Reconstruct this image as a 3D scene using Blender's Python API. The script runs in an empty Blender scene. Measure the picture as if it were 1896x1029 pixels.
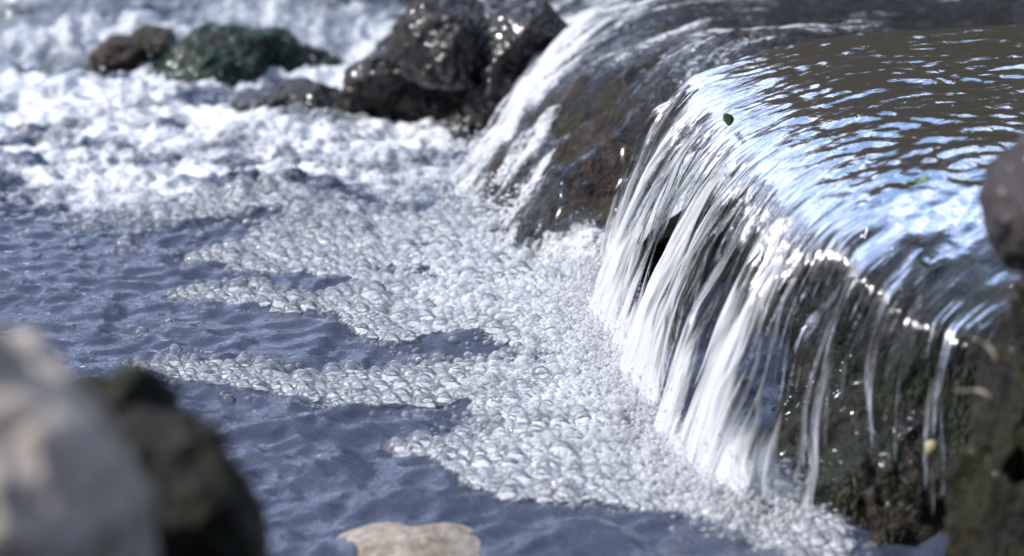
import bpy, math, random
import numpy as np
from mathutils import Vector
R = math.radians
rng = np.random.default_rng(7)
random.seed(7)
sc = bpy.context.scene
COL = sc.collection

# ------------------------------------------------------------------ camera
CAM_H, PITCH, LENS = 0.39, R(15.0), 85.0
cam_d = bpy.data.cameras.new('camera')
cam = bpy.data.objects.new('camera', cam_d); COL.objects.link(cam)
cam.location = (0, 0, CAM_H); cam.rotation_euler = (R(90) - PITCH, 0, 0)
cam_d.lens = LENS; cam_d.sensor_width = 36.0
cam_d.clip_start = 0.02; cam_d.clip_end = 500
cam_d.dof.use_dof = True; cam_d.dof.focus_distance = 1.33; cam_d.dof.aperture_fstop = 8.5
sc.camera = cam

# ------------------------------------------------------------------ light
SUN_AZ, SUN_EL = R(-90), R(46)          # azimuth from +Y, negative = to the left
w = bpy.data.worlds.new('World'); sc.world = w; w.use_nodes = True
nt = w.node_tree; nt.nodes.clear()
sky = nt.nodes.new('ShaderNodeTexSky'); sky.sky_type = 'NISHITA'; sky.sun_disc = False
sky.sun_elevation = SUN_EL; sky.sun_rotation = SUN_AZ; sky.dust_density = 1.5; sky.ozone_density = 1.5
bg = nt.nodes.new('ShaderNodeBackground'); bg.inputs['Strength'].default_value = 0.15
wo = nt.nodes.new('ShaderNodeOutputWorld')
# broken bright cloud over the blue
tc = nt.nodes.new('ShaderNodeTexCoord'); cm = nt.nodes.new('ShaderNodeMapping'); cm.inputs['Scale'].default_value = (1, 1, 2.2)
cn = nt.nodes.new('ShaderNodeTexNoise'); cn.inputs['Scale'].default_value = 2.6; cn.inputs['Detail'].default_value = 7; cn.inputs['Roughness'].default_value = 0.6
cr_ = nt.nodes.new('ShaderNodeMapRange'); cr_.interpolation_type = 'SMOOTHSTEP'; cr_.inputs[1].default_value = 0.44; cr_.inputs[2].default_value = 0.62
mx = nt.nodes.new('ShaderNodeMix'); mx.data_type = 'RGBA'; mx.inputs[7].default_value = (5.6, 6.4, 8.8, 1)
nt.links.new(tc.outputs['Generated'], cm.inputs[0]); nt.links.new(cm.outputs[0], cn.inputs['Vector']); nt.links.new(cn.outputs[0], cr_.inputs[0])
sx = nt.nodes.new('ShaderNodeSeparateXYZ'); nt.links.new(tc.outputs['Generated'], sx.inputs[0])
lo = nt.nodes.new('ShaderNodeMapRange'); lo.interpolation_type = 'SMOOTHSTEP'; lo.inputs[1].default_value = 0.70; lo.inputs[2].default_value = 0.15
lo.inputs[3].default_value = -0.06; lo.inputs[4].default_value = 0.20; nt.links.new(sx.outputs[2], lo.inputs[0])
ad = nt.nodes.new('ShaderNodeMath'); nt.links.new(cn.outputs[0], ad.inputs[0]); nt.links.new(lo.outputs[0], ad.inputs[1])
nt.links.new(ad.outputs[0], cr_.inputs[0]); nt.links.new(cr_.outputs[0], mx.inputs[0]); nt.links.new(sky.outputs[0], mx.inputs[6]); nt.links.new(mx.outputs[2], bg.inputs[0]); nt.links.new(bg.outputs[0], wo.inputs[0])
sd = bpy.data.lights.new('sun', 'SUN'); sd.energy = 3.6; sd.angle = R(0.5); sd.color = (1.0, 0.98, 0.955)
so = bpy.data.objects.new('sun', sd); COL.objects.link(so)
sv = Vector((math.sin(SUN_AZ) * math.cos(SUN_EL), math.cos(SUN_AZ) * math.cos(SUN_EL), math.sin(SUN_EL)))
so.rotation_euler = sv.to_track_quat('Z', 'Y').to_euler(); so.location = sv * 5
sc.view_settings.view_transform = 'Standard'; sc.view_settings.look = 'None'
sc.view_settings.exposure = 0.8; sc.view_settings.gamma = 1.0
sc.render.engine = 'CYCLES'
cy = sc.cycles
cy.use_denoising = True; cy.max_bounces = 16; cy.transparent_max_bounces = 80
cy.glossy_bounces = 10; cy.diffuse_bounces = 3; cy.transmission_bounces = 6
cy.caustics_reflective = False; cy.caustics_refractive = False; cy.sample_clamp_indirect = 6.0

# ------------------------------------------------------------------ maths helpers
F = LENS / 36.0 * 1896
cp, sp = math.cos(PITCH), math.sin(PITCH)
def ray(px, py):
    a = (px - 948) / F; b = -(py - 514.5) / F
    return np.array([a, cp + b * sp, -sp + b * cp])
def at_z(px, py, z=0.0):
    d = ray(px, py); t = (z - CAM_H) / d[2]
    return np.array([d[0] * t, d[1] * t, z])
def at_d(px, py, y):
    d = ray(px, py); t = y / d[1]
    return np.array([d[0] * t, y, CAM_H + d[2] * t])
def project(x, y, z):
    dz = z - CAM_H; dep = y * cp - dz * sp; up = y * sp + dz * cp
    return 948 + F * x / dep, 514.5 - F * up / dep
def sstep(a, b, x):
    t = np.clip((x - a) / (b - a), 0, 1); return t * t * (3 - 2 * t)
_perm = np.random.default_rng(11).permutation(4096).astype(np.int64)
_g = np.random.default_rng(12).normal(size=(4096, 3)); _g /= np.linalg.norm(_g, axis=1)[:, None]
def perlin(x, y, z=0.0):
    x, y, z = np.broadcast_arrays(np.asarray(x, float), np.asarray(y, float), np.asarray(z, float))
    xi, yi, zi = np.floor(x).astype(np.int64), np.floor(y).astype(np.int64), np.floor(z).astype(np.int64)
    xf, yf, zf = x - xi, y - yi, z - zi
    fu, fv, fw = [t * t * t * (t * (t * 6 - 15) + 10) for t in (xf, yf, zf)]
    def gr(i, j, k):
        h = _perm[(_perm[(_perm[(xi + i) & 4095] + yi + j) & 4095] + zi + k) & 4095]
        g = _g[h]
        return g[..., 0] * (xf - i) + g[..., 1] * (yf - j) + g[..., 2] * (zf - k)
    def lerp(a, b, t): return a + (b - a) * t
    x00 = lerp(gr(0, 0, 0), gr(1, 0, 0), fu); x10 = lerp(gr(0, 1, 0), gr(1, 1, 0), fu)
    x01 = lerp(gr(0, 0, 1), gr(1, 0, 1), fu); x11 = lerp(gr(0, 1, 1), gr(1, 1, 1), fu)
    return lerp(lerp(x00, x10, fv), lerp(x01, x11, fv), fw) * 1.6
def fbm(x, y, z=0.0, o=4, gain=0.5):
    s = 0; a = 1.0; f = 1.0
    for k in range(o):
        s = s + a * perlin(x * f + 17.3 * k, y * f + 5.1 * k, np.asarray(z) * f + 3.7 * k); a *= gain; f *= 2.03
    return s
def inpoly(px, py, poly):
    p = np.asarray(poly, float); c = np.zeros(px.shape, bool); n = len(p); j = n - 1
    for i in range(n):
        xi, yi, xj, yj = p[i, 0], p[i, 1], p[j, 0], p[j, 1]
        m = ((yi > py) != (yj > py)) & (px < (xj - xi) * (py - yi) / (yj - yi + 1e-12) + xi)
        c ^= m; j = i
    return c

# ------------------------------------------------------------------ object helpers
def tag(o, label=None, cat=None, group=None, kind=None):
    if label: o['label'] = label
    if cat: o['category'] = cat
    if group: o['group'] = group
    if kind: o['kind'] = kind
    return o
def mesh_np(name, verts, faces, mat, smooth=True, attrs=None, uv=None):
    me = bpy.data.meshes.new(name)
    v = np.asarray(verts, np.float32); f = np.asarray(faces, np.int32); k = f.shape[1]
    me.vertices.add(len(v)); me.vertices.foreach_set('co', v.ravel())
    me.loops.add(f.size); me.loops.foreach_set('vertex_index', f.ravel())
    me.polygons.add(len(f)); me.polygons.foreach_set('loop_start', np.arange(0, f.size, k, dtype=np.int32))
    try: me.polygons.foreach_set('loop_total', np.full(len(f), k, np.int32))
    except Exception: pass
    me.polygons.foreach_set('use_smooth', np.full(len(f), smooth, bool))
    me.update(calc_edges=True); me.validate()
    for an, av in (attrs or {}).items():
        a = me.attributes.new(an, 'FLOAT', 'POINT'); a.data.foreach_set('value', np.asarray(av, np.float32).ravel())
    if uv is not None:
        l = me.uv_layers.new(name='flow'); l.data.foreach_set('uv', np.asarray(uv, np.float32)[f.ravel()].ravel())
    if mat: me.materials.append(mat)
    return me
def obj(name, me, parent=None, loc=(0, 0, 0)):
    o = bpy.data.objects.new(name, me); COL.objects.link(o); o.location = loc
    if parent is not None:
        o.parent = parent
    return o
def grid_faces(nu, nv, keep=None):
    i, j = np.meshgrid(np.arange(nu - 1), np.arange(nv - 1), indexing='ij')
    a = i * nv + j
    f = np.stack([a, a + nv, a + nv + 1, a + 1], -1)
    if keep is not None:
        k = keep[:-1, :-1] & keep[1:, :-1] & keep[:-1, 1:] & keep[1:, 1:]
        return f[k]
    return f.reshape(-1, 4)
def compact(v, f, *per):
    u, inv = np.unique(f, return_inverse=True)
    return (v[u], inv.reshape(f.shape)) + tuple(p[u] for p in per)
_ico = {}
def ico(n):
    if n not in _ico:
        import bmesh
        bm = bmesh.new(); bmesh.ops.create_icosphere(bm, subdivisions=n, radius=1.0)
        bm.verts.ensure_lookup_table()
        v = np.array([q.co[:] for q in bm.verts]); f = np.array([[q.index for q in p.verts] for p in bm.faces]); bm.free()
        _ico[n] = (v, f)
    return _ico[n]

# ------------------------------------------------------------------ material helpers
class NT:
    def __init__(s, name):
        s.m = bpy.data.materials.new(name); s.m.use_nodes = True; s.t = s.m.node_tree; s.t.nodes.clear()
        s.out = s.n('ShaderNodeOutputMaterial')
    def n(s, typ, ins=None, **props):
        nd = s.t.nodes.new(typ)
        for k, v in props.items(): setattr(nd, k, v)
        for k, v in (ins or {}).items(): s.set(nd.inputs[k], v)
        return nd
    def set(s, sock, v):
        if isinstance(v, bpy.types.NodeSocket): s.t.links.new(v, sock)
        elif isinstance(v, bpy.types.Node): s.t.links.new(v.outputs[0], sock)
        else: sock.default_value = v
    def math(s, op, a, b=0.0, c=0.0):
        nd = s.n('ShaderNodeMath', operation=op); s.set(nd.inputs[0], a); s.set(nd.inputs[1], b); s.set(nd.inputs[2], c); return nd.outputs[0]
    def rng(s, v, a, b, lo=0.0, hi=1.0):
        nd = s.n('ShaderNodeMapRange', interpolation_type='SMOOTHSTEP'); s.set(nd.inputs[0], v)
        for k, q in zip((1, 2, 3, 4), (a, b, lo, hi)): nd.inputs[k].default_value = q
        return nd.outputs[0]
    def mixc(s, f, a, b):
        nd = s.n('ShaderNodeMix', data_type='RGBA'); s.set(nd.inputs[0], f); s.set(nd.inputs[6], a); s.set(nd.inputs[7], b); return nd.outputs[2]
    def mixs(s, f, a, b):
        nd = s.n('ShaderNodeMixShader'); s.set(nd.inputs[0], f); s.set(nd.inputs[1], a); s.set(nd.inputs[2], b); return nd.outputs[0]
    def noise(s, vec, scale, detail=4, rough=0.55, dist=0.0):
        nd = s.n('ShaderNodeTexNoise'); s.set(nd.inputs['Vector'], vec); nd.inputs['Scale'].default_value = scale
        nd.inputs['Detail'].default_value = detail; nd.inputs['Roughness'].default_value = rough; nd.inputs['Distortion'].default_value = dist
        return nd.outputs[0]
    def attr(s, name): return s.n('ShaderNodeAttribute', attribute_name=name).outputs['Fac']
    def pos(s): return s.n('ShaderNodeTexCoord').outputs['Object']
    def bump(s, h, strength, dist):
        nd = s.n('ShaderNodeBump'); s.set(nd.inputs['Height'], h); nd.inputs['Strength'].default_value = strength; nd.inputs['Distance'].default_value = dist
        return nd.outputs[0]
    def done(s, sh): s.t.links.new(sh, s.out.inputs[0]); return s.m
def rgb(*c): return (c[0], c[1], c[2], 1.0)

def clear_water(t, nrm, tint, rough=0.03, ior=1.33):
    fr = t.n('ShaderNodeFresnel', {'IOR': ior, 'Normal': nrm})
    gl = t.n('ShaderNodeBsdfGlossy', {'Color': rgb(0.97, 0.98, 1.0), 'Roughness': rough, 'Normal': nrm})
    tr = t.n('ShaderNodeBsdfTransparent', {'Color': rgb(*tint)})
    return t.mixs(fr.outputs[0], tr.outputs[0], gl.outputs[0])
def froth(t, nrm, col=(0.80, 0.83, 0.87), trans=0.3, rough=0.25):
    d = t.n('ShaderNodeBsdfPrincipled', {'Base Color': rgb(*col), 'Roughness': rough, 'IOR': 1.33, 'Normal': nrm})
    tl = t.n('ShaderNodeBsdfTranslucent', {'Color': rgb(*col), 'Normal': nrm})
    return t.mixs(trans, d.outputs[0], tl.outputs[0])

def mat_pool():
    t = NT('pool_water'); p = t.pos()
    n1 = t.noise(p, 110, 5, 0.6, 0.6); n2 = t.noise(p, 380, 2, 0.5)
    h = t.math('ADD', n1, t.math('MULTIPLY', n2, 0.25))
    nr = t.bump(h, 0.28, 0.005)
    foam = t.attr('foam')
    fn = t.noise(p, 230, 6, 0.68, 0.8)
    f = t.rng(t.math('ADD', foam, t.math('MULTIPLY', t.math('SUBTRACT', fn, 0.5), 1.4)), 0.22, 0.95)
    wet = t.mixs(0.115, clear_water(t, nr, (0.40, 0.45, 0.55), 0.025, 1.5), t.n('ShaderNodeBsdfDiffuse', {'Color': rgb(0.25, 0.31, 0.50)}).outputs[0])
    h2 = t.noise(p, 420, 4, 0.6)
    fr = froth(t, t.bump(h2, 0.7, 0.003), (0.88, 0.91, 0.95), 0.25, 0.2)
    return t.done(t.mixs(t.math('MULTIPLY', f, 0.93), wet, fr))
def mat_fall():
    t = NT('falling_water')
    uv = t.n('ShaderNodeUVMap', uv_map='flow').outputs[0]
    mp = t.n('ShaderNodeMapping'); t.set(mp.inputs[0], uv); mp.inputs['Scale'].default_value = (1.0, 0.09, 1)
    s1 = t.noise(mp.outputs[0], 190, 4, 0.5, 0.9)
    s2 = t.noise(mp.outputs[0], 800, 3, 0.55, 0.4)
    up = t.attr('fall')
    pos = t.pos()
    rip = t.noise(pos, 170, 3, 0.5, 0.5)
    st = t.math('ADD', s1, t.math('MULTIPLY', s2, 0.14))
    h = t.math('ADD', t.math('MULTIPLY', st, t.math('ADD', up, 0.06)), t.math('MULTIPLY', rip, t.math('SUBTRACT', 0.12, t.math('MULTIPLY', up, 0.08))))
    nr = t.bump(h, 0.8, 0.0035)
    wet = clear_water(t, nr, (0.86, 0.90, 0.93), 0.06, 1.33)
    wh = t.attr('white')
    f = t.rng(t.math('ADD', wh, t.math('MULTIPLY', t.math('SUBTRACT', st, 0.57), 1.5)), 0.30, 0.95)
    fr = froth(t, nr, (0.84, 0.87, 0.91), 0.4, 0.15)
    sh = t.mixs(t.math('MULTIPLY', f, 0.9), wet, fr)
    cov = t.attr('cover')
    a = t.rng(t.math('ADD', cov, t.math('MULTIPLY', t.math('SUBTRACT', st, 0.57), 0.8)), 0.30, 0.55)
    tr = t.n('ShaderNodeBsdfTransparent')
    return t.done(t.mixs(a, tr.outputs[0], sh))
def mat_rapid(name, scale=200, whitebase=0.0):
    t = NT(name); p = t.pos()
    n1 = t.noise(p, scale, 5, 0.62, 0.8)
    nr = t.bump(n1, 0.8, 0.005)
    wh = t.attr('white')
    f = t.rng(t.math('ADD', wh, t.math('MULTIPLY', t.math('SUBTRACT', n1, 0.5), 1.5)), 0.3, 0.9)
    wet = clear_water(t, nr, (0.72, 0.77, 0.82), 0.05, 1.35)
    fr = froth(t, nr, (0.80, 0.83, 0.88), 0.3, 0.2)
    return t.done(t.mixs(t.math('MULTIPLY', f, 0.92), wet, fr))
def mat_bubble():
    t = NT('bubble_film')
    fr = t.n('ShaderNodeFresnel', {'IOR': 1.36})
    gl = t.n('ShaderNodeBsdfGlossy', {'Color': rgb(1, 1, 1), 'Roughness': 0.03})
    tr = t.n('ShaderNodeBsdfTransparent', {'Color': rgb(0.99, 0.993, 1.0)})
    clear = t.mixs(t.math('MINIMUM', t.math('MULTIPLY', fr.outputs[0], t.math('SUBTRACT', 1.9, t.math('MULTIPLY', t.math('MINIMUM', t.attr('dense'), 1.0), 0.8))), 1.0), tr.outputs[0], gl.outputs[0])
    fo = froth(t, t.n('ShaderNodeNewGeometry').outputs['Normal'], (0.92, 0.935, 0.96), 0.5, 0.1)
    return t.done(t.mixs(t.math('MINIMUM', t.math('ADD', 0.10, t.math('MULTIPLY', t.attr('dense'), 0.20)), 0.6), clear, fo))
def mat_rock(name, dark, mid, light, moss=None, moss_amt=0.0, rough=0.3, scale=14, bump=0.012, wet=0.5):
    t = NT(name); p = t.pos()
    a = t.noise(p, scale, 8, 0.62, 0.4); b = t.noise(p, scale * 3.7, 6, 0.65, 0.2); c = t.noise(p, scale * 14, 4, 0.6)
    col = t.mixc(t.rng(a, 0.36, 0.62), rgb(*dark), rgb(*mid))
    col = t.mixc(t.math('MULTIPLY', t.rng(b, 0.5, 0.72), 0.8), col, rgb(*light))
    if moss:
        m = t.noise(p, scale * 0.9, 6, 0.7, 0.6)
        mm = t.rng(m, 0.62 - moss_amt * 0.35, 0.70 - moss_amt * 0.3)
        col = t.mixc(mm, col, t.mixc(t.rng(c, 0.35, 0.65), rgb(moss[0] * .45, moss[1] * .45, moss[2] * .45), rgb(*moss)))
    h = t.math('ADD', t.math('ADD', a, t.math('MULTIPLY', b, 0.45)), t.math('MULTIPLY', c, 0.16))
    nr = t.bump(h, 0.9, bump)
    ro = t.rng(b, 0.3, 0.7, rough * 0.6, min(1.0, rough * 1.6))
    pb = t.n('ShaderNodeBsdfPrincipled', {'Base Color': col, 'Roughness': ro, 'Normal': nr, 'Specular IOR Level': 0.25, 'Coat Weight': wet * 0.6, 'Coat Roughness': 0.12})
    return t.done(pb.outputs[0])
def mat_plain(name, c1, c2, scale=60, rough=0.5, trans=0.0):
    t = NT(name); p = t.pos()
    col = t.mixc(t.rng(t.noise(p, scale, 4), 0.35, 0.65), rgb(*c1), rgb(*c2))
    pb = t.n('ShaderNodeBsdfPrincipled', {'Base Color': col, 'Roughness': rough})
    if trans:
        tl = t.n('ShaderNodeBsdfTranslucent', {'Color': col})
        return t.done(t.mixs(trans, pb.outputs[0], tl.outputs[0]))
    return t.done(pb.outputs[0])

M_pool = mat_pool(); M_fall = mat_fall(); M_bub = mat_bubble()
M_rapid = mat_rapid('rapid_water', 170); M_whitew = mat_rapid('white_water', 230)
M_bed = mat_rock('stream_bed', (0.012, 0.011, 0.012), (0.045, 0.038, 0.03), (0.10, 0.085, 0.065), None, 0, 0.5, 18, 0.02, 0.2)
M_ground = mat_rock('bank_soil', (0.014, 0.011, 0.006), (0.035, 0.025, 0.013), (0.06, 0.045, 0.028), (0.03, 0.034, 0.012), 0.3, 0.8, 1.2, 0.2, 0.0)
M_ledge = mat_rock('ledge_stone', (0.0026, 0.0022, 0.0017), (0.0148, 0.0087, 0.0039), (0.0195, 0.0148, 0.0095), (0.0112, 0.0149, 0.0050), 0.5, 0.45, 22, 0.012, 0.25)
M_wetrock = mat_rock('wet_dark_stone', (0.0039, 0.0033, 0.0039), (0.0156, 0.0117, 0.0111), (0.0455, 0.0358, 0.0325), (0.012, 0.022, 0.014), 0.2, 0.32, 26, 0.010, 0.8)
M_brown = mat_rock('brown_stone', (0.0105, 0.0060, 0.0037), (0.0413, 0.0255, 0.0165), (0.0975, 0.0713, 0.0562), (0.03, 0.032, 0.01), 0.35, 0.4, 34, 0.02, 0.3)
M_green = mat_rock('mossy_stone', (0.0056, 0.0070, 0.0056), (0.0210, 0.0224, 0.0210), (0.0630, 0.0630, 0.0700), (0.008, 0.040, 0.024), 0.45, 0.35, 26, 0.014, 0.5)
M_pale = mat_rock('pale_stone', (0.38, 0.31, 0.245), (0.52, 0.45, 0.38), (0.60, 0.55, 0.49), (0.12, 0.085, 0.03), 0.2, 0.75, 24, 0.006, 0.0)
M_darkmoss = mat_rock('dark_mossy_stone', (0.0042, 0.0042, 0.0024), (0.0090, 0.0084, 0.0048), (0.0420, 0.0372, 0.0270), (0.016, 0.018, 0.004), 0.5, 0.7, 22, 0.01, 0.0)
M_beige = mat_rock('beige_wet_stone', (0.24, 0.19, 0.14), (0.46, 0.39, 0.32), (0.62, 0.57, 0.51), (0.22, 0.13, 0.04), 0.08, 0.4, 60, 0.010, 0.6)
M_mossb = mat_rock('mossy_brown_stone', (0.0021, 0.0021, 0.0013), (0.0067, 0.0055, 0.0029), (0.0420, 0.0336, 0.0210), (0.0224, 0.0224, 0.0063), 0.5, 0.6, 30, 0.014, 0.1)
M_purple = mat_rock('grey_stone', (0.0196, 0.0168, 0.0189), (0.0385, 0.0322, 0.0350), (0.0630, 0.0560, 0.0595), None, 0, 0.6, 20, 0.006, 0.1)
M_moss = mat_plain('moss_strands', (0.006, 0.011, 0.004), (0.045, 0.050, 0.014), 90, 0.6, 0.25)
M_greenmoss = mat_plain('green_weed', (0.004, 0.016, 0.010), (0.014, 0.06, 0.03), 90, 0.4, 0.3)
M_leaf = mat_plain('fresh_leaf', (0.16, 0.28, 0.02), (0.30, 0.42, 0.05), 200, 0.4, 0.35)
M_shell = mat_plain('pale_shell', (0.30, 0.25, 0.13), (0.46, 0.40, 0.24), 300, 0.3)
M_twig = mat_plain('dry_twig', (0.10, 0.085, 0.06), (0.24, 0.21, 0.16), 200, 0.6)

# ------------------------------------------------------------------ ground, with unseen banks shaped for shade and dark reflections
def ground():
    s = np.linspace(-1, 1, 261)
    def warp(q, a, b): return a * q + b * np.sign(q) * np.abs(q) ** 5
    xs = warp(s, 1.6, 118); ys = 1.6 + warp(s, 1.8, 118)
    X, Y = np.meshgrid(xs, ys, indexing='ij')
    z = -0.075 + 0.02 * fbm(X * 8, Y * 8, 0, 4)
    r = np.hypot(X, (Y - 1.6))
    z += 0.45 * sstep(1.2, 3.5, np.abs(X - 0.1 * Y)) * (0.8 + 0.5 * fbm(X * 1.3, Y * 1.3, 4, 4))
    z += 0.30 * sstep(2.9, 5.5, Y) + (1.35 + 4.1 * sstep(R(-9), R(-42), np.arctan2(X, Y - 1.3)) * sstep(R(-110), R(-85), np.arctan2(X, Y - 1.3)) + 4.4 * sstep(R(-8), R(0), np.arctan2(X, Y - 1.3)) * sstep(R(120), R(60), np.arctan2(X, Y - 1.3))) * sstep(4.5, 10, r) * (1 + 0.15 * fbm(X * .35, Y * .35, 9, 4)) + 3.0 * sstep(12, 45, r)  # unseen hillsides, raised left and right to darken reflections in the water
    z += 4.2 * sstep(0.9, 4.5, -Y) * (1 + 0.15 * fbm(X, Y, 5, 3))  # unseen bank added behind the camera to shade the faces turned towards it
    v = np.stack([X, Y, z], -1).reshape(-1, 3)
    tag(obj('ground', mesh_np('ground', v, grid_faces(261, 261), M_ground)), kind='structure')
    # stony bed below the pool
    xs = np.linspace(-0.9, 0.6, 220); ys = np.linspace(0.55, 2.9, 330)
    X, Y = np.meshgrid(xs, ys, indexing='ij')
    z = -0.045 + 0.016 * fbm(X * 22, Y * 22, 2, 4) + 0.012 * np.abs(perlin(X * 40, Y * 40, 7))
    e = np.minimum(np.minimum(X + 0.9, 0.6 - X), np.minimum(Y - 0.55, 2.9 - Y))
    z = np.where(e < 0.02, -0.11, z)
    v = np.stack([X, Y, z], -1).reshape(-1, 3)
    tag(obj('stream_bed', mesh_np('stream_bed', v, grid_faces(220, 330), M_bed)), kind='structure')
ground()

# ------------------------------------------------------------------ streamlines of the main waterfall
UK = np.array([0.0, 0.2, 0.45, 0.7, 0.8, 0.9, 1.0])
CXK = [0.112, 0.120, 0.133, 0.148, 0.160, 0.188, 0.235]; CYK = [1.47, 1.37, 1.22, 1.09, 1.045, 1.015, 0.995]
CHK = [0.150, 0.152, 0.151, 0.147, 0.142, 0.138, 0.134]
VXK = [-0.38, -0.46, -0.45, -0.40, -0.20, -0.13, -0.08]; VYK = [-0.02, -0.06, -0.16, -0.28, -0.20, -0.20, -0.18]
QYK = [1.505, 1.44, 1.35, 1.27, 1.22, 1.16, 1.10]
def ucurve(k, u):      # smooth cubic-ish interpolation of the control table
    uu = np.linspace(0, 1, 801); vv = np.interp(uu, UK, k)
    ker = np.exp(-np.linspace(-2, 2, 81) ** 2); ker /= ker.sum()
    vp = np.concatenate([2 * vv[0] - vv[40:0:-1], vv, 2 * vv[-1] - vv[-2:-42:-1]])
    return np.interp(u, uu, np.convolve(vp, ker, 'valid'))
def streamlines(u, nt, inset=0.0, zoff=0.0, vscale=1.0, zmin=-0.012):
    cx, cyy, ch = ucurve(CXK, u), ucurve(CYK, u), ucurve(CHK, u)
    vx, vy, qy = ucurve(VXK, u) * vscale, ucurve(VYK, u) * vscale, ucurve(QYK, u)
    n1 = 160
    a = np.linspace(0, 1, n1)[None, :] ** 0.8
    qx = 0.62
    X1 = qx + (cx[:, None] - qx) * a; Y1 = qy[:, None] + (cyy - qy)[:, None] * (0.35 * a + 0.65 * a ** 3)
    dist = np.hypot(X1 - cx[:, None], Y1 - cyy[:, None])
    drop = 0.020 + 0.020 * sstep(0.72, 0.90, u)[:, None]
    Z1 = ch[:, None] + 0.010 * (1 - a) - drop * np.clip(1 - dist / 0.11, 0, 1) ** 2
    w0 = 2 * drop[:, 0] / 0.11 * np.hypot(vx, vy)
    tf = (-w0 + np.sqrt(w0 * w0 + 2 * 9.81 * (ch - drop[:, 0] - zmin))) / 9.81
    tau = np.linspace(0, 1, 161)[None, 1:] * tf[:, None]
    X2 = cx[:, None] + vx[:, None] * tau; Y2 = cyy[:, None] + vy[:, None] * tau
    Z2 = ch[:, None] - drop - w0[:, None] * tau - 0.5 * 9.81 * tau ** 2
    P = np.stack([np.concatenate([X1, X2], 1), np.concatenate([Y1, Y2], 1), np.concatenate([Z1, Z2], 1)], -1)
    # smooth along the flow
    ker = np.exp(-np.linspace(-2, 2, 25) ** 2); ker /= ker.sum(); m = 12
    Pp = np.concatenate([np.repeat(P[:, :1], m, 1), P, np.repeat(P[:, -1:], m, 1)], 1)
    S = sum(ker[k] * Pp[:, k:k + P.shape[1]] for k in range(25))
    S[:, -6:] = P[:, -6:] ; S[:, 0] = P[:, 0]
    seg = np.linalg.norm(np.diff(S, axis=1), axis=2); L = np.concatenate([np.zeros((len(u), 1)), np.cumsum(seg, 1)], 1)
    Lc = L[:, n1 - 1]
    # resample: coarse upstream of the picture, fine over the crest
    q = np.linspace(0, 1, nt)
    out = np.empty((len(u), nt, 3)); T = np.empty((len(u), nt))
    for i in range(len(u)):
        s = np.where(q < 0.06, q / 0.06 * (Lc[i] - 0.26), (Lc[i] - 0.26) + (q - 0.06) / 0.94 * (L[i, -1] - Lc[i] + 0.26))
        for c in range(3): out[i, :, c] = np.interp(s, L[i], S[i, :, c])
        T[i] = s - Lc[i]
    return out, T
_ub = np.linspace(0.0, 0.80, 60)
_sl, _ = streamlines(_ub, 60)
BASE = _sl[:, -1, :2]                    # where the falling water meets the pool
def base_dist(x, y):
    d = np.full(np.shape(x), 9.0)
    for bx_, by_ in BASE: d = np.minimum(d, np.hypot(x - bx_, y - by_))
    return d
# ------------------------------------------------------------------ pool water
MAIN = [(600, 378), (660, 384), (720, 398), (860, 398), (960, 418), (1080, 448), (1140, 482), (1120, 540), (1082, 590), (1120, 615), (1215, 640),
        (1200, 690), (1240, 760), (1300, 850), (1345, 900), (1360, 935), (1290, 945), (1200, 952), (1100, 932), (950, 938), (870, 908), (800, 850),
        (718, 838), (735, 818), (840, 812), (880, 780), (868, 745), (760, 762), (640, 752), (500, 732), (420, 722), (300, 706), (243, 692),
        (320, 680), (450, 684), (600, 694), (760, 690), (900, 672), (940, 645), (880, 626), (800, 622), (740, 642), (680, 632), (640, 606), (615, 582),
        (540, 584), (420, 566), (330, 562), (312, 550), (350, 537), (430, 540), (470, 529), (560, 554), (640, 542), (700, 540), (640, 520),
        (560, 506), (500, 502), (470, 505), (410, 489), (358, 489), (345, 477), (400, 467), (470, 440), (520, 419), (590, 425), (660, 414),
        (680, 428), (700, 440), (690, 420), (650, 405), (560, 389), (450, 399), (400, 414), (320, 419), (255, 413), (240, 392), (270, 378), (400, 372), (520, 362)]
FOOT = [(1320, 860), (1480, 880), (1570, 910), (1570, 1040), (1480, 1050), (1380, 1000), (1320, 950)]
GAPS = [[(660, 500), (720, 492), (790, 500), (850, 520), (840, 532), (760, 524), (690, 512)],
        [(640, 648), (760, 650), (880, 640), (960, 650), (900, 672), (760, 682), (660, 676)],
        [(760, 470), (820, 452), (880, 456), (830, 468)]]
SPARSE = [[(880, 640), (1000, 650), (1060, 668), (980, 690), (860, 690)], [(870, 770), (930, 770), (930, 800), (860, 812)]]
def foam_mask(px, py, jit=1.0):
    jx = 9 * jit * perlin(px / 30, py / 12, 3) + 14 * jit * perlin(px / 80, py / 30, 5)
    jy = 5 * jit * perlin(px / 30, py / 12, 8) + 5 * jit * perlin(px / 80, py / 30, 9)
    m = np.maximum(inpoly(px + jx, py + jy, MAIN), inpoly(px + jx, py + jy, FOOT)).astype(float)
    for g in GAPS: m[inpoly(px + jx, py + jy, g)] = 0
    for g in SPARSE: m[inpoly(px + jx, py + jy, g)] *= 0.45
    return m
def core(px, py):     # dense thick foam near the falls
    a = np.exp(-(((px - 1080) / 260) ** 2 + ((py - 690) / 260) ** 2)) + 0.7 * np.exp(-(((px - 930) / 240) ** 2 + ((py - 480) / 75) ** 2)) \
        + 0.6 * np.exp(-(((px - 880) / 180) ** 2 + ((py - 560) / 50) ** 2))
    return np.clip(a, 0, 1)
def turb(x, y):
    return sstep(1.48, 1.76, y + 0.05 * perlin(x * 5, y * 5, 1) - 0.12 * sstep(-0.15, 0.0, x))
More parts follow.
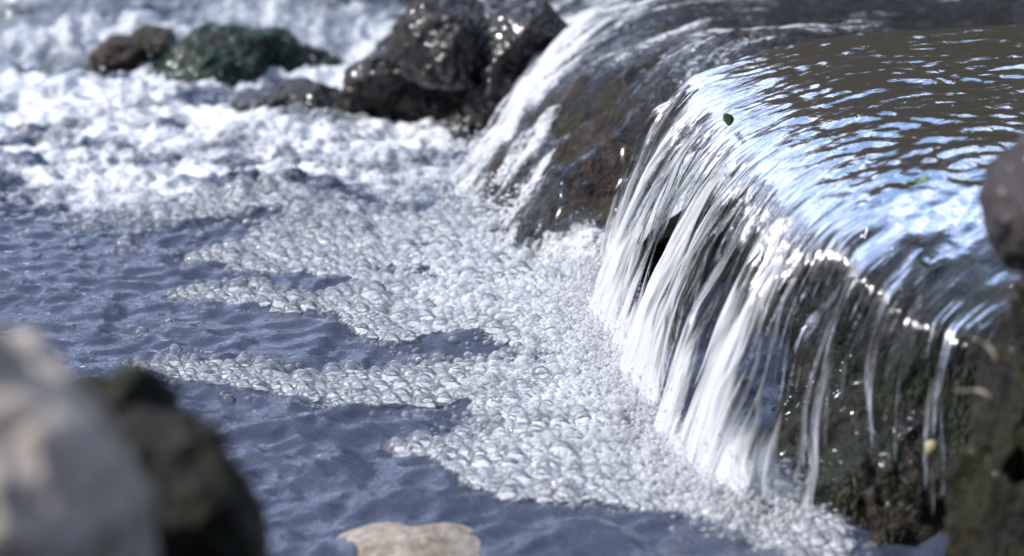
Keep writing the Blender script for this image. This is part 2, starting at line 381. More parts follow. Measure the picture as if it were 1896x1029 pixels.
def pool_h(x, y):
    tb = turb(x, y)
    wx = x + 0.012 * perlin(x * 14, y * 14, 21); wy = y + 0.012 * perlin(x * 14, y * 14, 27)
    z = 0.0034 * perlin(wx * 14, wy * 18, 31) + 0.0042 * perlin(wx * 38, wy * 46, 33)
    rd = 1 - np.abs(perlin(wx * 58, wy * 66, 35)) * 1.4
    z = z + 0.0024 * rd + 0.0004 * perlin(wx * 140, wy * 150, 37) + 0.0009 * perlin(wx * 80, wy * 95, 38)
    rb = 1 - np.abs(perlin(wx * 18, wy * 24, 41))
    z = z + tb * (0.012 * rb + 0.010 * perlin(wx * 9, wy * 12, 43) + 0.006 * perlin(wx * 60, wy * 60, 45) + 0.004 * (1 - 2 * np.abs(perlin(wx * 75, wy * 80, 46))) - 0.008)
    px, py = project(x, y, 0 * x)
    m = core(px, py) * foam_mask(px, py, 0.5)
    z = z * (1 - 0.35 * m) + 0.003 * m
    bd = np.exp(-(base_dist(x, y) / 0.016) ** 2)
    z = z + bd * (0.0015 + 0.003 * fbm(x * 70, y * 70, 47, 3))
    return z
def pool():
    xs = np.arange(-0.60, 0.36, 0.0024); ys = np.arange(0.78, 2.62, 0.0026)
    X, Y = np.meshgrid(xs, ys, indexing='ij')
    Z = pool_h(X, Y)
    px, py = project(X, Y, 0 * X)
    fm = foam_mask(px, py)
    tb = turb(X, Y)
    back = sstep(-0.35, 0.40, fbm(X * 9, Y * 16, 51, 5) + 0.35 * sstep(1.62, 1.85, Y) - 0.05) * tb
    # small streaks of foam in front of the turbulent zone
    streak = sstep(0.15, 0.7, fbm(X * 10, Y * 26, 55, 4)) * sstep(1.50, 1.66, Y) * (1 - tb) * 0.6
    foam = np.clip(np.maximum(np.maximum(fm * (0.70 + 0.35 * core(px, py)), back * 0.95), streak), 0, 1)
    foam = np.maximum(foam, np.clip(1.2 * np.exp(-(base_dist(X, Y) / 0.020) ** 2), 0, 1))
    # broad froth patch below the big dark rock
    patch = np.exp(-(((px - 640) / 230) ** 2 + ((py - 280) / 45) ** 2))
    foam = np.maximum(foam, 0.9 * patch)
    v = np.stack([X, Y, Z], -1).reshape(-1, 3)
    me = mesh_np('pool_water', v, grid_faces(len(xs), len(ys)), M_pool, attrs={'foam': foam})
    tag(obj('pool_water', me), kind='structure')
    # calm sheet of the same water round the detailed part
    xs = np.concatenate([np.linspace(-2.2, -0.62, 40)]); ys = np.linspace(-0.6, 3.2, 120)
    X, Y = np.meshgrid(np.linspace(-2.2, -0.598, 80), ys, indexing='ij')
    v = np.stack([X, Y, 0.003 * perlin(X * 30, Y * 30, 3)], -1).reshape(-1, 3)
    me1 = mesh_np('outer_water', v, grid_faces(80, 120), M_pool, attrs={'foam': np.zeros(len(v))})
    X, Y = np.meshgrid(np.linspace(-0.598, 0.6, 60), np.linspace(-0.6, 0.782, 70), indexing='ij')
    v = np.stack([X, Y, 0.003 * perlin(X * 30, Y * 30, 3)], -1).reshape(-1, 3)
    me2 = mesh_np('near_water', v, grid_faces(60, 70), M_pool, attrs={'foam': np.zeros(len(v))})
    tag(obj('side_water', me1), kind='structure'); tag(obj('near_water', me2), kind='structure')
pool()

# ------------------------------------------------------------------ main waterfall
def normals(P):
    du = np.gradient(P, axis=0); dv = np.gradient(P, axis=1)
    n = np.cross(dv, du); n /= np.linalg.norm(n, axis=2)[..., None] + 1e-12
    return n
def waterfall():
    root = bpy.data.objects.new('waterfall', None); COL.objects.link(root)
    tag(root, 'main waterfall of white streaked water pouring over the rounded ledge into the foam', 'waterfall')
    nu, ntt = 760, 520
    u = np.linspace(0, 1, nu)
    P, T = streamlines(u, ntt)
    N = normals(P)
    if N[nu // 2, 40, 2] < 0: N = -N
    U = np.interp(u, UK, np.concatenate([[0], np.cumsum(np.hypot(np.diff(CXK), np.diff(CYK)))]))[:, None] + 0 * T
    Uw = U + 0.010 * perlin(U * 22, T * 9, 3) + 0.004 * perlin(U * 60, T * 20, 5)
    fall = sstep(-0.03, 0.05, T); far = sstep(0.0, 0.14, T)
    n0 = perlin(Uw * 24, T * 3.0, 7) + 0.5 * perlin(Uw * 45, T * 7.0, 8)
    Uw = Uw + 0.004 * perlin(U * 130, T * 30, 9) * far
    n1 = perlin(Uw * 52, T * 7, 11); n2 = perlin(Uw * 125, T * 15, 13); n3 = perlin(Uw * 400, T * 40, 15)
    r1 = 1 - 1.5 * np.abs(perlin(Uw * 48, T * 4, 17))
    rip = perlin(P[..., 0] * 45 + 3 * perlin(P[..., 0] * 15, P[..., 1] * 15, 2), P[..., 1] * 60, 19)
    rip2 = perlin(P[..., 0] * 110, P[..., 1] * 120, 23)
    big = perlin(P[..., 0] * 12, P[..., 1] * 9, 29)
    disp = fall * (0.0075 * n0 * (0.4 + 0.6 * far) + 0.0045 * n1 + 0.0026 * n2 + 0.0010 * n3 + 0.0040 * r1 * far) \
        + (1 - fall) * (0.0012 * rip + 0.0004 * rip2 + 0.003 * big * sstep(0, -0.12, T) + 0.0008 * n1)
    # ridges that lean along the lip before the water breaks
    uu = u[:, None]
    edge = sstep(0.05, 0.0, uu)
    Pd = P + N * disp[..., None]
    Pd[..., 2] -= edge * 0.035 * (1 - fall)
    # cover: solid on top, strands on the way down, thin trickles on the right
    cov = 1.15 - 0.64 * far + 0 * T
    gap = lambda c, w0, w1, t0, t1: np.exp(-((uu - c) / (w0 + (w1 - w0) * sstep(t0, t1, T))) ** 2) * sstep(t0, t0 + 0.03, T)
    st = 0.55 * n1 + 0.35 * n2 + 0.15 * n3 + 0.35 * r1
    cov = cov + far * (0.55 * st + 0.65 * n0)
    cov = cov - 1.0 * gap(0.345 + 0.012 * n1, 0.004, 0.026, 0.02, 0.12) - 1.1 * gap(0.60 + 0.012 * n1, 0.004, 0.028, 0.05, 0.15) - 0.9 * gap(0.17, 0.006, 0.012, 0.03, 0.10)
    wall = sstep(0.785, 0.815, uu + 0.012 * n1)
    cov = cov - wall * (0.1 + 1.3 * sstep(0.02, 0.11, T)) + wall * 0.8 * fall * np.clip(n1 + 0.5 * n2, 0, 1) * sstep(0.14, 0.05, T)
    cov = cov + 0.62 * sstep(0.5, 0.9, T / T[:, -1:]) * (1 - wall)
    cov = cov + 0.70 * sstep(0.62, 0.69, uu) * (1 - wall) * far
    cov = np.where(T < -0.02, 1.3, cov)
    # aerated white
    wht = fall * (0.07 + 0.30 * far + 0.62 * n0 + 0.38 * n1 + 0.30 * n2 + 0.18 * r1 + 0.08 * n3) 
    wht = wht - 0.6 * wall + 0.45 * sstep(0.55, 1.0, T / T[:, -1:]) * (1 - wall)
    wht = wht * sstep(-0.06, 0.03, T)
    wht = wht + 0.38 * sstep(0.62, 0.69, uu) * (1 - wall) * far
    keep = cov > -0.05
    f = grid_faces(nu, ntt, keep)
    v, f, wv, cv, fv, uvv = compact(Pd.reshape(-1, 3), f, wht.ravel(), cov.ravel(), fall.ravel(), np.stack([Uw, T], -1).reshape(-1, 2))
    obj('water_sheet', mesh_np('water_sheet', v, f, M_fall, attrs={'white': wv, 'cover': cv, 'fall': fv}, uv=uvv), root)
    # a second thinner curtain behind the first, seen through its gaps
    P2, T2 = streamlines(np.linspace(0.02, 0.74, 300), 260, vscale=0.78)
    q = (T2 > -0.005)
    U2 = np.linspace(0.02, 0.74, 300)[:, None] * 0.6 + 0 * T2
    N2 = normals(P2)
    a1 = perlin(U2 * 90, T2 * 6, 61); a2 = perlin(U2 * 230, T2 * 12, 63)
    P2 = P2 + N2 * (0.003 * a1 + 0.0015 * a2)[..., None]
    P2[..., 2] -= 0.006
    c2 = 0.05 + 0.7 * a1 + 0.3 * a2
    keep = q & (c2 > 0.0)
    f = grid_faces(300, 260, keep)
    v, f, wv, cv, uvv = compact(P2.reshape(-1, 3), f, (-0.1 + 0.5 * a1).ravel(), c2.ravel(), np.stack([U2, T2], -1).reshape(-1, 2))
    obj('inner_curtain', mesh_np('inner_curtain', v, f, M_fall, attrs={'white': wv, 'cover': cv, 'fall': np.ones(len(v))}, uv=uvv), root)
    return root
waterfall()

# ------------------------------------------------------------------ ledge rock carrying the fall
def blades(pts, nrm, length, width, droop, mat_name, mat, k=4, seed=1, jitter=0.7):
    r = np.random.default_rng(seed); n = len(pts)
    d = nrm + jitter * r.normal(size=(n, 3)); d /= np.linalg.norm(d, axis=1)[:, None]
    side = np.cross(d, r.normal(size=(n, 3))); side /= np.linalg.norm(side, axis=1)[:, None]
    L = length * (0.5 + r.random(n)); W = width * (0.6 + 0.8 * r.random(n))
    V = []; 
    for j in range(k + 1):
        s = j / k
        c = pts + d * (L * s)[:, None]; c = c + np.array(droop) * (L * s * s)[:, None]
        ww = (W * (1 - s) ** 0.7 * (0.4 + 0.6 * min(1, 4 * s)))[:, None]
        V += [c - side * ww, c + side * ww]
    V = np.stack(V, 1).reshape(-1, 3)
    base = np.arange(n)[:, None] * (2 * (k + 1))
    Fq = np.concatenate([np.stack([base[:, 0] + 2 * j, base[:, 0] + 2 * j + 1, base[:, 0] + 2 * j + 3, base[:, 0] + 2 * j + 2], -1) for j in range(k)])
    return mesh_np(mat_name, V, Fq, mat)
def ledge():
    nu, nv = 420, 300
    u = np.linspace(-0.0, 1.0, nu)
    cx, cyy, ch = ucurve(CXK, u), ucurve(CYK, u), ucurve(CHK, u)
    qy = ucurve(QYK, u)
    vx, vy = ucurve(VXK, u), ucurve(VYK, u)
    nx, ny = np.gradient(cyy), -np.gradient(cx)
    l = np.hypot(nx, ny); nx /= l; ny /= l
    sgn = np.sign(nx[0] * -1); nx *= sgn; ny *= sgn               # outward, towards the pool
    s = np.linspace(0, 1, nv)[None, :]
    a = np.clip(s / 0.45, 0, 1); b = np.clip((s - 0.45) / 0.55, 0, 1)
    inset = 0.012 + 0.010 * sstep(0, 0.5, b) + 0.02 * (1 - sstep(0.72, 0.8, u))[:, None] * sstep(0.05, 0.4, b)
    X = np.where(s < 0.45, 0.62 + (cx[:, None] - 0.62) * a, cx[:, None]) - nx[:, None] * inset * sstep(0.3, 0.45, s)
    Y = np.where(s < 0.45, qy[:, None] + (cyy - qy)[:, None] * (0.35 * a + 0.65 * a ** 3), cyy[:, None]) - ny[:, None] * inset * sstep(0.3, 0.45, s)
    dl = np.hypot(X - cx[:, None], Y - cyy[:, None])
    tz = ch[:, None] - 0.014 + 0.008 * (1 - a) - (0.024 + 0.020 * sstep(0.72, 0.90, u)[:, None]) * np.clip(1 - dl / 0.12, 0, 1) ** 2
    Z = np.where(s < 0.45, tz, ch[:, None] - 0.038 - 0.020 * sstep(0.72, 0.90, u)[:, None] - b * (ch[:, None] + 0.05))
    P = np.stack([X + 0 * Z, Y + 0 * Z, Z], -1)
    bul = (0.018 + 0.036 * sstep(0.42, 0.60, u))[:, None] * sstep(0.12, 0.60, b)
    P[..., 0] += nx[:, None] * bul; P[..., 1] += ny[:, None] * bul
    for _ in range(10):
        P[:, 1:-1] = 0.25 * P[:, :-2] + 0.5 * P[:, 1:-1] + 0.25 * P[:, 2:]
    N = normals(P)
    if N[nu // 2, 40, 2] < 0: N = -N
    rough = fbm(P[..., 0] * 30, P[..., 1] * 30, P[..., 2] * 18, 5)
    rid = 1 - np.abs(perlin(P[..., 0] * 60, P[..., 1] * 60, P[..., 2] * 14))
    face = sstep(0.40, 0.55, s)
    P = P + N * ((0.006 + 0.008 * face) * rough + face * 0.008 * (rid - 0.6))[..., None]
    P[..., 2] = np.where(s < 0.42, np.minimum(P[..., 2], tz + 0.006), P[..., 2])
    P[..., 2] -= (sstep(0.05, 0.0, u))[:, None] * 0.05 * (1 - face)
    me = mesh_np('ledge_rock', P.reshape(-1, 3), grid_faces(nu, nv), M_ledge)
    o = tag(obj('ledge_rock', me), 'dark wet rock ledge with a mossy face under the main waterfall on the right', 'rock')
    # hanging moss on the dry right part of the face
    r = np.random.default_rng(5)
    n_b = 90000
    ii = (nu * (0.76 + 0.24 * r.random(n_b))).astype(int).clip(0, nu - 1); jj = (nv * (0.46 + 0.52 * r.random(n_b))).astype(int).clip(0, nv - 1)
    pts = P[ii, jj]; nr = N[ii, jj]
    dn = fbm(pts[:, 0] * 34, pts[:, 1] * 34, pts[:, 2] * 15, 3) + 0.8 * (u[ii] - 0.86)
    k_ = dn > 0.05 + 0.3 * r.random(n_b); pts = pts[k_]; nr = nr[k_]
    m = blades(np.array(pts), np.array(nr), 0.0055, 0.00045, (0, 0, -0.8), 'moss', M_moss, 3, 3, 0.9)
    obj('moss', m, o)
    return P, N, u
LP, LN, LU = ledge()

# ------------------------------------------------------------------ second cascade (behind the fall) and its bed
CTRL = [(870, 292, 0.0), (885, 400, 0.0), (950, 424, 0.0), (1050, 440, 0.0), (1130, 470, 0.0), (900, 240, 0.028), (985, 185, 0.062), (1022, 150, 0.078),
        (1000, 300, 0.050), (940, 330, 0.024), (1100, 170, 0.102), (1060, 260, 0.074), (1150, 300, 0.066), (1130, 380, 0.036), (1230, 130, 0.116),
        (1030, 70, 0.088), (1100, 0, 0.092), (1300, 0, 0.104), (1600, 0, 0.112), (1896, 0, 0.116), (1400, 60, 0.118), (1650, 50, 0.118), (1890, 45, 0.120)]
cpt = [at_z(a, b, c) for a, b, c in CTRL]
cpt += [np.array(q) for q in [(-0.09, 1.75, -0.05), (-0.09, 1.95, -0.03), (0.02, 1.45, -0.04), (-0.06, 1.55, -0.04), (0.13, 1.48, 0.09), (0.3, 1.55, 0.115), (0.6, 1.6, 0.12),
                              (0.05, 2.4, 0.115), (0.3, 2.4, 0.12), (0.7, 2.3, 0.13), (0.7, 2.9, 0.16), (0.0, 2.9, 0.15), (-0.1, 2.3, 0.06), (0.02, 2.08, 0.085)]]
cpt = np.array(cpt)
def _tps(r2): return r2 * np.log(r2 + 1e-9) * 0.5
d2 = ((cpt[:, None, :2] - cpt[None, :, :2]) ** 2).sum(2)
A = np.zeros((len(cpt) + 3,) * 2); n_ = len(cpt)
A[:n_, :n_] = _tps(d2) + 1e-3 * np.eye(n_); A[:n_, n_] = 1; A[:n_, n_ + 1:] = cpt[:, :2]; A[n_:, :n_] = A[:n_, n_:].T
Wt = np.linalg.solve(A, np.concatenate([cpt[:, 2], np.zeros(3)]))
def casc_h(x, y):
    z = Wt[n_] + Wt[n_ + 1] * x + Wt[n_ + 2] * y
    for k in range(n_): z = z + Wt[k] * _tps((x - cpt[k, 0]) ** 2 + (y - cpt[k, 1]) ** 2)
    return z
def cascade():
    xs = np.arange(-0.10, 0.62, 0.0026); ys = np.arange(1.44, 2.75, 0.0030)
    X, Y = np.meshgrid(xs, ys, indexing='ij')
    Z = casc_h(X, Y)
    # flow runs from the back right to the front left
    fx, fy = -0.86, -0.50
    wob = 0.02 * perlin(X * 9, Y * 9, 71)
    al = X * fx + Y * fy + 0.02 * perlin(X * 20, Y * 20, 72); ac = -X * fy + Y * fx + wob
    n1 = perlin(ac * 40, al * 8, 73); n2 = perlin(ac * 100, al * 18, 74); n3 = perlin(ac * 210, al * 40, 75)
    steep = sstep(0.09, 0.05, Z) 
    W = Z + 0.0045 * n1 + 0.0022 * n2 + 0.0008 * n3 + 0.0025 * perlin(X * 40, Y * 40, 76) * steep
    rock = Z - 0.010 + 0.010 * fbm(X * 24, Y * 24, 78, 5) + 0.006 * n1
    brown = np.exp(-(((X - 0.055) / 0.05) ** 2 + ((Y - 1.60) / 0.07) ** 2)) + 0.6 * np.exp(-(((X - 0.12) / 0.05) ** 2 + ((Y - 1.95) / 0.07) ** 2))
    rock = rock + 0.015 * brown + 0.005 * sstep(0.15, 0.6, fbm(X * 13, Y * 13, 90, 3))
    n4 = fbm(X * 26, Y * 26, 79, 4)
    W = W + (0.003 + 0.009 * steep) * n4 + 0.003 * fbm(X * 70, Y * 70, 80, 3) * steep
    wht = 0.36 - 0.4 * sstep(0.0, 0.6, fbm(X * 13, Y * 13, 90, 3)) + 0.55 * n1 + 0.40 * n2 + 0.25 * n3 + 0.40 * steep * n4 + 0.34 * steep - 0.55 * brown - 0.35 * sstep(0.12, 0.3, X)
    chute = np.exp(-(((X - 0.03 - 0.30 * (Y - 1.8)) / 0.045) ** 2)) * sstep(1.66, 1.8, Y)
    wht = wht + 0.45 * chute
    keep = (W > -0.03) & (X > -0.062 + 0.25 * np.clip(Y - 2.05, 0, 1))
    f = grid_faces(len(xs), len(ys), keep)
    v, f2, wv = compact(np.stack([X, Y, W], -1).reshape(-1, 3), f, wht.ravel())
    root = bpy.data.objects.new('cascade', None); COL.objects.link(root)
    tag(root, 'blurred shallow cascade running over brown rock behind the main waterfall', 'cascade')
    obj('water_sheet', mesh_np('rapid_sheet', v, f2, M_rapid, attrs={'white': wv}), root)
    v, f2 = compact(np.stack([X, Y, rock], -1).reshape(-1, 3), grid_faces(len(xs), len(ys), rock > -0.07))
    tag(obj('brown_rock', mesh_np('brown_rock', v, f2, M_brown)), 'low brown streambed rock washed over by the shallow cascade behind the falls', 'rock')
cascade()

# ------------------------------------------------------------------ rocks
def rock_part(c, size, seed, sub=6, cuts=9, amp=0.16, fr=2.2, rot=0.0):
    r = np.random.default_rng(seed)
    v, f = ico(sub); p = v.copy()
    p = p * (1 + amp * fbm(p[:, 0] * fr * .6 + seed * 3.1, p[:, 1] * fr * .6, p[:, 2] * fr * .6, 3))[:, None]
    for _ in range(cuts):
        n = r.normal(size=3); n /= np.linalg.norm(n); d = 0.62 + 0.25 * r.random()
        q = p @ n - d; p = p - n * (np.maximum(q, 0) * 0.88)[:, None]
    k = fbm(p[:, 0] * fr * 1.6, p[:, 1] * fr * 1.6 + seed, p[:, 2] * fr * 1.6, 6, 0.55)
    rd = 1 - np.abs(perlin(p[:, 0] * fr * 1.2 + seed, p[:, 1] * fr * 1.2, p[:, 2] * fr * 1.2))
    p = p * (1 + amp * 0.5 * k + amp * 0.35 * (rd - 0.7))[:, None]
    p = p * np.array(size)
    c_, s_ = math.cos(rot), math.sin(rot)
    p = np.stack([p[:, 0] * c_ - p[:, 2] * s_, p[:, 1], p[:, 0] * s_ + p[:, 2] * c_], -1)
    return p + np.array(c), f
def rock(name, parts, mat, label, cat='rock', group=None):
    V, Fs, o = [], [], 0
    for prt in parts:
        v, f = rock_part(*prt[0], **prt[1]); V.append(v); Fs.append(f + o); o += len(v)
    return tag(obj(name, mesh_np(name, np.concatenate(V), np.concatenate(Fs), mat)), label, cat, group)
def spot(px, py, d): return tuple(at_d(px, py, d))
def K(**k): return k

# big dark rock in the middle of the picture
rock('dark_rock', [((spot(845, 85, 1.90), (0.045, 0.06, 0.045), 3), K(rot=0.2)),
                   ((spot(940, 85, 1.90), (0.046, 0.06, 0.044), 4), K(rot=-0.25)),
                   ((spot(735, 150, 1.98), (0.055, 0.05, 0.034), 5), K(rot=0.7)),
                   ((spot(690, 185, 2.03), (0.036, 0.05, 0.022), 15), K(rot=0.3)),
                   ((spot(925, 190, 1.87), (0.030, 0.035, 0.055), 6), K(rot=-0.2)),
                   ((spot(870, 250, 1.87), (0.020, 0.03, 0.030), 9), K(rot=-0.2)),
                   ((spot(820, 230, 1.99), (0.060, 0.05, 0.070), 8), K())], M_wetrock,
     'large dark wet rock with hollow shaded base standing behind the foam at top centre')
g = rock('mossy_rock', [((spot(400, 135, 2.16), (0.060, 0.06, 0.042), 21), K(rot=0.1)),
                        ((spot(490, 130, 2.18), (0.050, 0.05, 0.038), 22), K()),
                        ((spot(570, 145, 2.20), (0.040, 0.05, 0.030), 23), K(rot=-0.3)),
                        ((spot(320, 155, 2.16), (0.035, 0.05, 0.020), 24), K(rot=0.5))], M_green,
     'low green weed covered rock left of the large dark rock')
rock('brown_boulder', [((spot(225, 108, 2.20), (0.034, 0.04, 0.024), 31), K(rot=0.2)),
                       ((spot(280, 100, 2.22), (0.030, 0.04, 0.028), 32), K())], M_brown,
     'small reddish brown rock poking from white water left of the green mossy rock')
rock('low_rock', [((spot(500, 203, 1.985), (0.034, 0.03, 0.020), 41), K()),
                  ((spot(570, 198, 1.98), (0.036, 0.03, 0.024), 42), K(rot=-0.2)),
                  ((spot(625, 222, 1.97), (0.020, 0.02, 0.012), 43), K(rot=-0.3))], M_wetrock,
     'flat purplish wet rock half sunk in froth in front of the green rock')
rock('corner_rock', [((spot(5, -5, 2.62), (0.03, 0.05, 0.025), 51), K())], M_brown, 'dark brown rock cut off by the top left corner')
for px, py, d, s, lab in [(115, 222, 1.98, (0.020, 0.02, 0.008), 'small dark stone barely breaking the froth on the left'),
                          (50, 380, 1.66, (0.026, 0.02, 0.008), 'low dark stone under a wave at the left edge')]:
    rock('stone', [((spot(px, py, d), s, 60 + px), K(sub=5))], M_wetrock, lab, 'stone')
# green weed strands on the mossy rock
me = g.data; co = np.empty(len(me.vertices) * 3, np.float32); me.vertices.foreach_get('co', co); co = co.reshape(-1, 3)
no = np.empty(len(co) * 3, np.float32); me.vertices.foreach_get('normal', no); no = no.reshape(-1, 3)
sel = np.where((no[:, 2] > -0.1) & (perlin(co[:, 0] * 30, co[:, 1] * 30, co[:, 2] * 30) > 0.1) & (rng.random(len(co)) < 0.35))[0]
obj('weed', blades(co[sel], no[sel], 0.012, 0.0011, (-0.3, -0.4, -0.9), 'weed', M_greenmoss, 3, 9, 0.7), g)

# foreground, out of focus
pr = rock('pale_boulder', [((spot(-220, 925, 0.48), (0.048, 0.06, 0.060), 71), K(rot=0.35, amp=0.08, cuts=6)),
                      ((spot(60, 925, 0.49), (0.025, 0.05, 0.037), 72), K(rot=0.5, amp=0.08, cuts=6)),
                      ((spot(150, 1030, 0.50), (0.014, 0.04, 0.038), 78), K(rot=0.2, amp=0.08, cuts=3)),
                      ((spot(-150, 1700, 0.50), (0.07, 0.09, 0.12), 73), K())], M_pale,
     'pale beige boulder out of focus in the bottom left corner')
dr = rock('dark_boulder', [((spot(330, 950, 0.576), (0.0208, 0.0400, 0.0288), 74), K(rot=0.3)),
                      ((spot(390, 1020, 0.592), (0.0144, 0.0400, 0.0352), 75), K(rot=0.2)),
                      ((spot(215, 830, 0.608), (0.0176, 0.0400, 0.0272), 77), K(rot=0.4)),
                      ((spot(330, 1550, 0.608), (0.0360, 0.0640, 0.0960), 76), K())], M_darkmoss,
     'dark mossy boulder out of focus just right of the pale boulder')
rock('beige_stone', [((spot(810, 1078, 0.985), (0.044, 0.045, 0.021), 81), K(amp=0.07, cuts=2)),
                     ((spot(715, 1035, 1.0), (0.026, 0.03, 0.013), 82), K(amp=0.07, cuts=2))], M_beige,
     'wet beige stone breaking the water at the bottom edge', 'stone')
rock('grey_rock', [((spot(1905, 385, 0.86), (0.017, 0.03, 0.024), 91), K(rot=0.1, amp=0.08)),
                   ((spot(2010, 420, 0.88), (0.03, 0.05, 0.05), 92), K(amp=0.1)),
                   ((spot(2140, 1000, 0.88), (0.045, 0.05, 0.14), 93), K(amp=0.1))], M_purple,
     'plain grey rock out of focus cut off by the right edge beside the falls')
mb = rock('mossy_boulder', [((spot(1925, 760, 0.90), (0.026, 0.04, 0.050), 94), K(amp=0.25)),
                   ((spot(1935, 1010, 0.90), (0.034, 0.05, 0.060), 95), K(amp=0.25))], M_mossb,
     'brown mossy boulder out of focus in the bottom right corner')

# ------------------------------------------------------------------ white water at the back
def whitewater():
    xs = np.arange(-0.85, 0.12, 0.0035); ys = np.arange(2.02, 3.4, 0.0040)
    X, Y = np.meshgrid(xs, ys, indexing='ij')
    n = fbm(X * 10, Y * 10, 81, 6, 0.55); rd = 1 - np.abs(perlin(X * 22, Y * 22, 83)); rd2 = 1 - np.abs(perlin(X * 55, Y * 55, 85))
    left = np.exp(-(((X + 0.42) / 0.13) ** 2)) 
    Z = -0.03 + 0.16 * sstep(2.10, 2.75, Y) * (0.65 + 0.35 * sstep(-0.5, 0.0, X)) + 0.012 * n + 0.016 * (rd - 0.5) + 0.014 * (rd2 - 0.5) + 0.03 * left * sstep(2.05, 2.25, Y) + 0.009 * perlin(X * 90 + 30 * n * 0.05, Y * 60, 87)
    Z += 0.025 * np.exp(-(((X + 0.13) / 0.06) ** 2)) * sstep(2.08, 2.3, Y)
    wht = 0.42 + 0.7 * n + 0.4 * perlin(X * 45, Y * 14, 88) + 0.3 * (rd2 - 0.6) - 0.35 * np.exp(-(((X + 0.33) / 0.08) ** 2 + ((Y - 2.5) / 0.12) ** 2))
    v, f, wv = compact(np.stack([X, Y, Z], -1).reshape(-1, 3), grid_faces(len(xs), len(ys), Z > -0.025), wht.ravel())
    me = mesh_np('whitewater', v, f, M_whitew, attrs={'white': wv})
    tag(obj('whitewater', me), 'frothing white water tumbling in behind the rocks at the top', 'white water', kind='stuff')
whitewater()

# ------------------------------------------------------------------ bubbles
def dome(n, lo=-0.18):
    v, f = ico(n); k = v[:, 2] > lo - 0.25
    f = f[k[f].all(1)]; v, f = compact(v, f)
    v = v.copy(); v[:, 2] = np.maximum(v[:, 2], lo)
    return v, f
class Pack:
    def __init__(s, cell): s.c = cell; s.g = {}; s.items = []
    def try_add(s, x, y, r, tight):
        i, j = int(math.floor(x / s.c)), int(math.floor(y / s.c))
        for a in (i - 1, i, i + 1):
            for b in (j - 1, j, j + 1):
                for (qx, qy, qr) in s.g.get((a, b), ()):
                    if (qx - x) ** 2 + (qy - y) ** 2 < (tight * (qr + r)) ** 2: return False
        s.g.setdefault((i, j), []).append((x, y, r)); s.items.append((x, y, r)); return True
pk = Pack(0.017)
fixed = []
for px, py, w_ in [(165, 431, 44), (143, 435, 20), (232, 462, 42), (250, 470, 26), (228, 474, 24), (266, 474, 22), (210, 475, 18), (285, 476, 14),
                   (136, 460, 24), (148, 464, 12), (236, 440, 24), (261, 431, 22), (222, 437, 14), (262, 612, 30), (312, 603, 18), (133, 604, 14), (325, 655, 28),
                   (293, 404, 40), (318, 400, 28), (347, 409, 30), (325, 411, 22), (350, 400, 26), (390, 400, 24), (293, 412, 20), (262, 408, 28), (410, 392, 26), (375, 402, 14),
                   (362, 476, 24), (383, 478, 26), (403, 470, 28), (533, 434, 26), (548, 440, 18), (572, 442, 22),
                   (440, 541, 44), (545, 566, 48), (458, 552, 34), (412, 549, 30), (392, 557, 32), (430, 560, 28), (358, 553, 32), (338, 548, 26), (508, 566, 26),
                   (482, 562, 24), (453, 565, 18), (375, 540, 26), (530, 545, 28), (578, 568, 24), (598, 572, 22), (565, 548, 26),
                   (672, 498, 32), (714, 503, 24), (432, 713, 30), (470, 715, 28), (510, 719, 24), (560, 725, 26), (615, 735, 30), (635, 738, 22), (690, 728, 30),
                   (740, 738, 44), (770, 742, 24), (822, 744, 32), (855, 742, 36), (660, 735, 24), (320, 702, 30), (345, 706, 24), (295, 700, 26),
                   (870, 895, 30), (895, 885, 36), (915, 890, 34), (945, 912, 44), (860, 908, 26), (690, 556, 56), (740, 550, 46), (690, 595, 34), (640, 570, 28)]:
    p = at_z(px, py + 3); r = w_ / 2 / F * math.hypot(p[1], CAM_H)
    pk.try_add(p[0], p[1], r, 0.55); fixed.append(len(pk.items) - 1)
nf = len(pk.items)
# raft candidates
N = 200000
cx_ = rng.uniform(-0.30, 0.16, N); cy_ = rng.uniform(0.96, 1.80, N)
qx_, qy_ = project(cx_, cy_, 0 * cx_)
m_ = foam_mask(qx_, qy_)
ms_ = np.maximum.reduce([foam_mask(qx_ + a, qy_ + b) for a, b in ((-45, 0), (45, 0), (0, -16), (0, 16), (0, 0))])
ok = (rng.random(N) < np.maximum(m_, 0.10 * ms_ * (perlin(cx_ * 40, cy_ * 40, 6) > 0)))
cx_, cy_, qx_, qy_, m_ = cx_[ok], cy_[ok], qx_[ok], qy_[ok], m_[ok]
co_ = core(qx_, qy_)
rr = np.where(rng.random(len(cx_)) < 0.34, np.exp(rng.normal(math.log(0.0034), 0.30, len(cx_))), np.exp(rng.normal(math.log(0.0017), 0.30, len(cx_)))) * (1 - 0.15 * co_) * (1 - 0.45 * np.exp(-(base_dist(cx_, cy_) / 0.04) ** 2)) * np.where(m_ > 0, 1, 0.7) * (1 + 0.25 * perlin(cx_ * 30, cy_ * 30, 3))
rr = np.clip(rr, 0.0009, 0.0068)
o_ = np.argsort(-rr * (1 + 1.6 * rng.random(len(rr))))
for i in o_: pk.try_add(float(cx_[i]), float(cy_[i]), float(rr[i]), 0.79)
print('raft bubbles', len(pk.items))
B = np.array(pk.items)
bz = pool_h(B[:, 0], B[:, 1])
bx, by = project(B[:, 0], B[:, 1], bz)
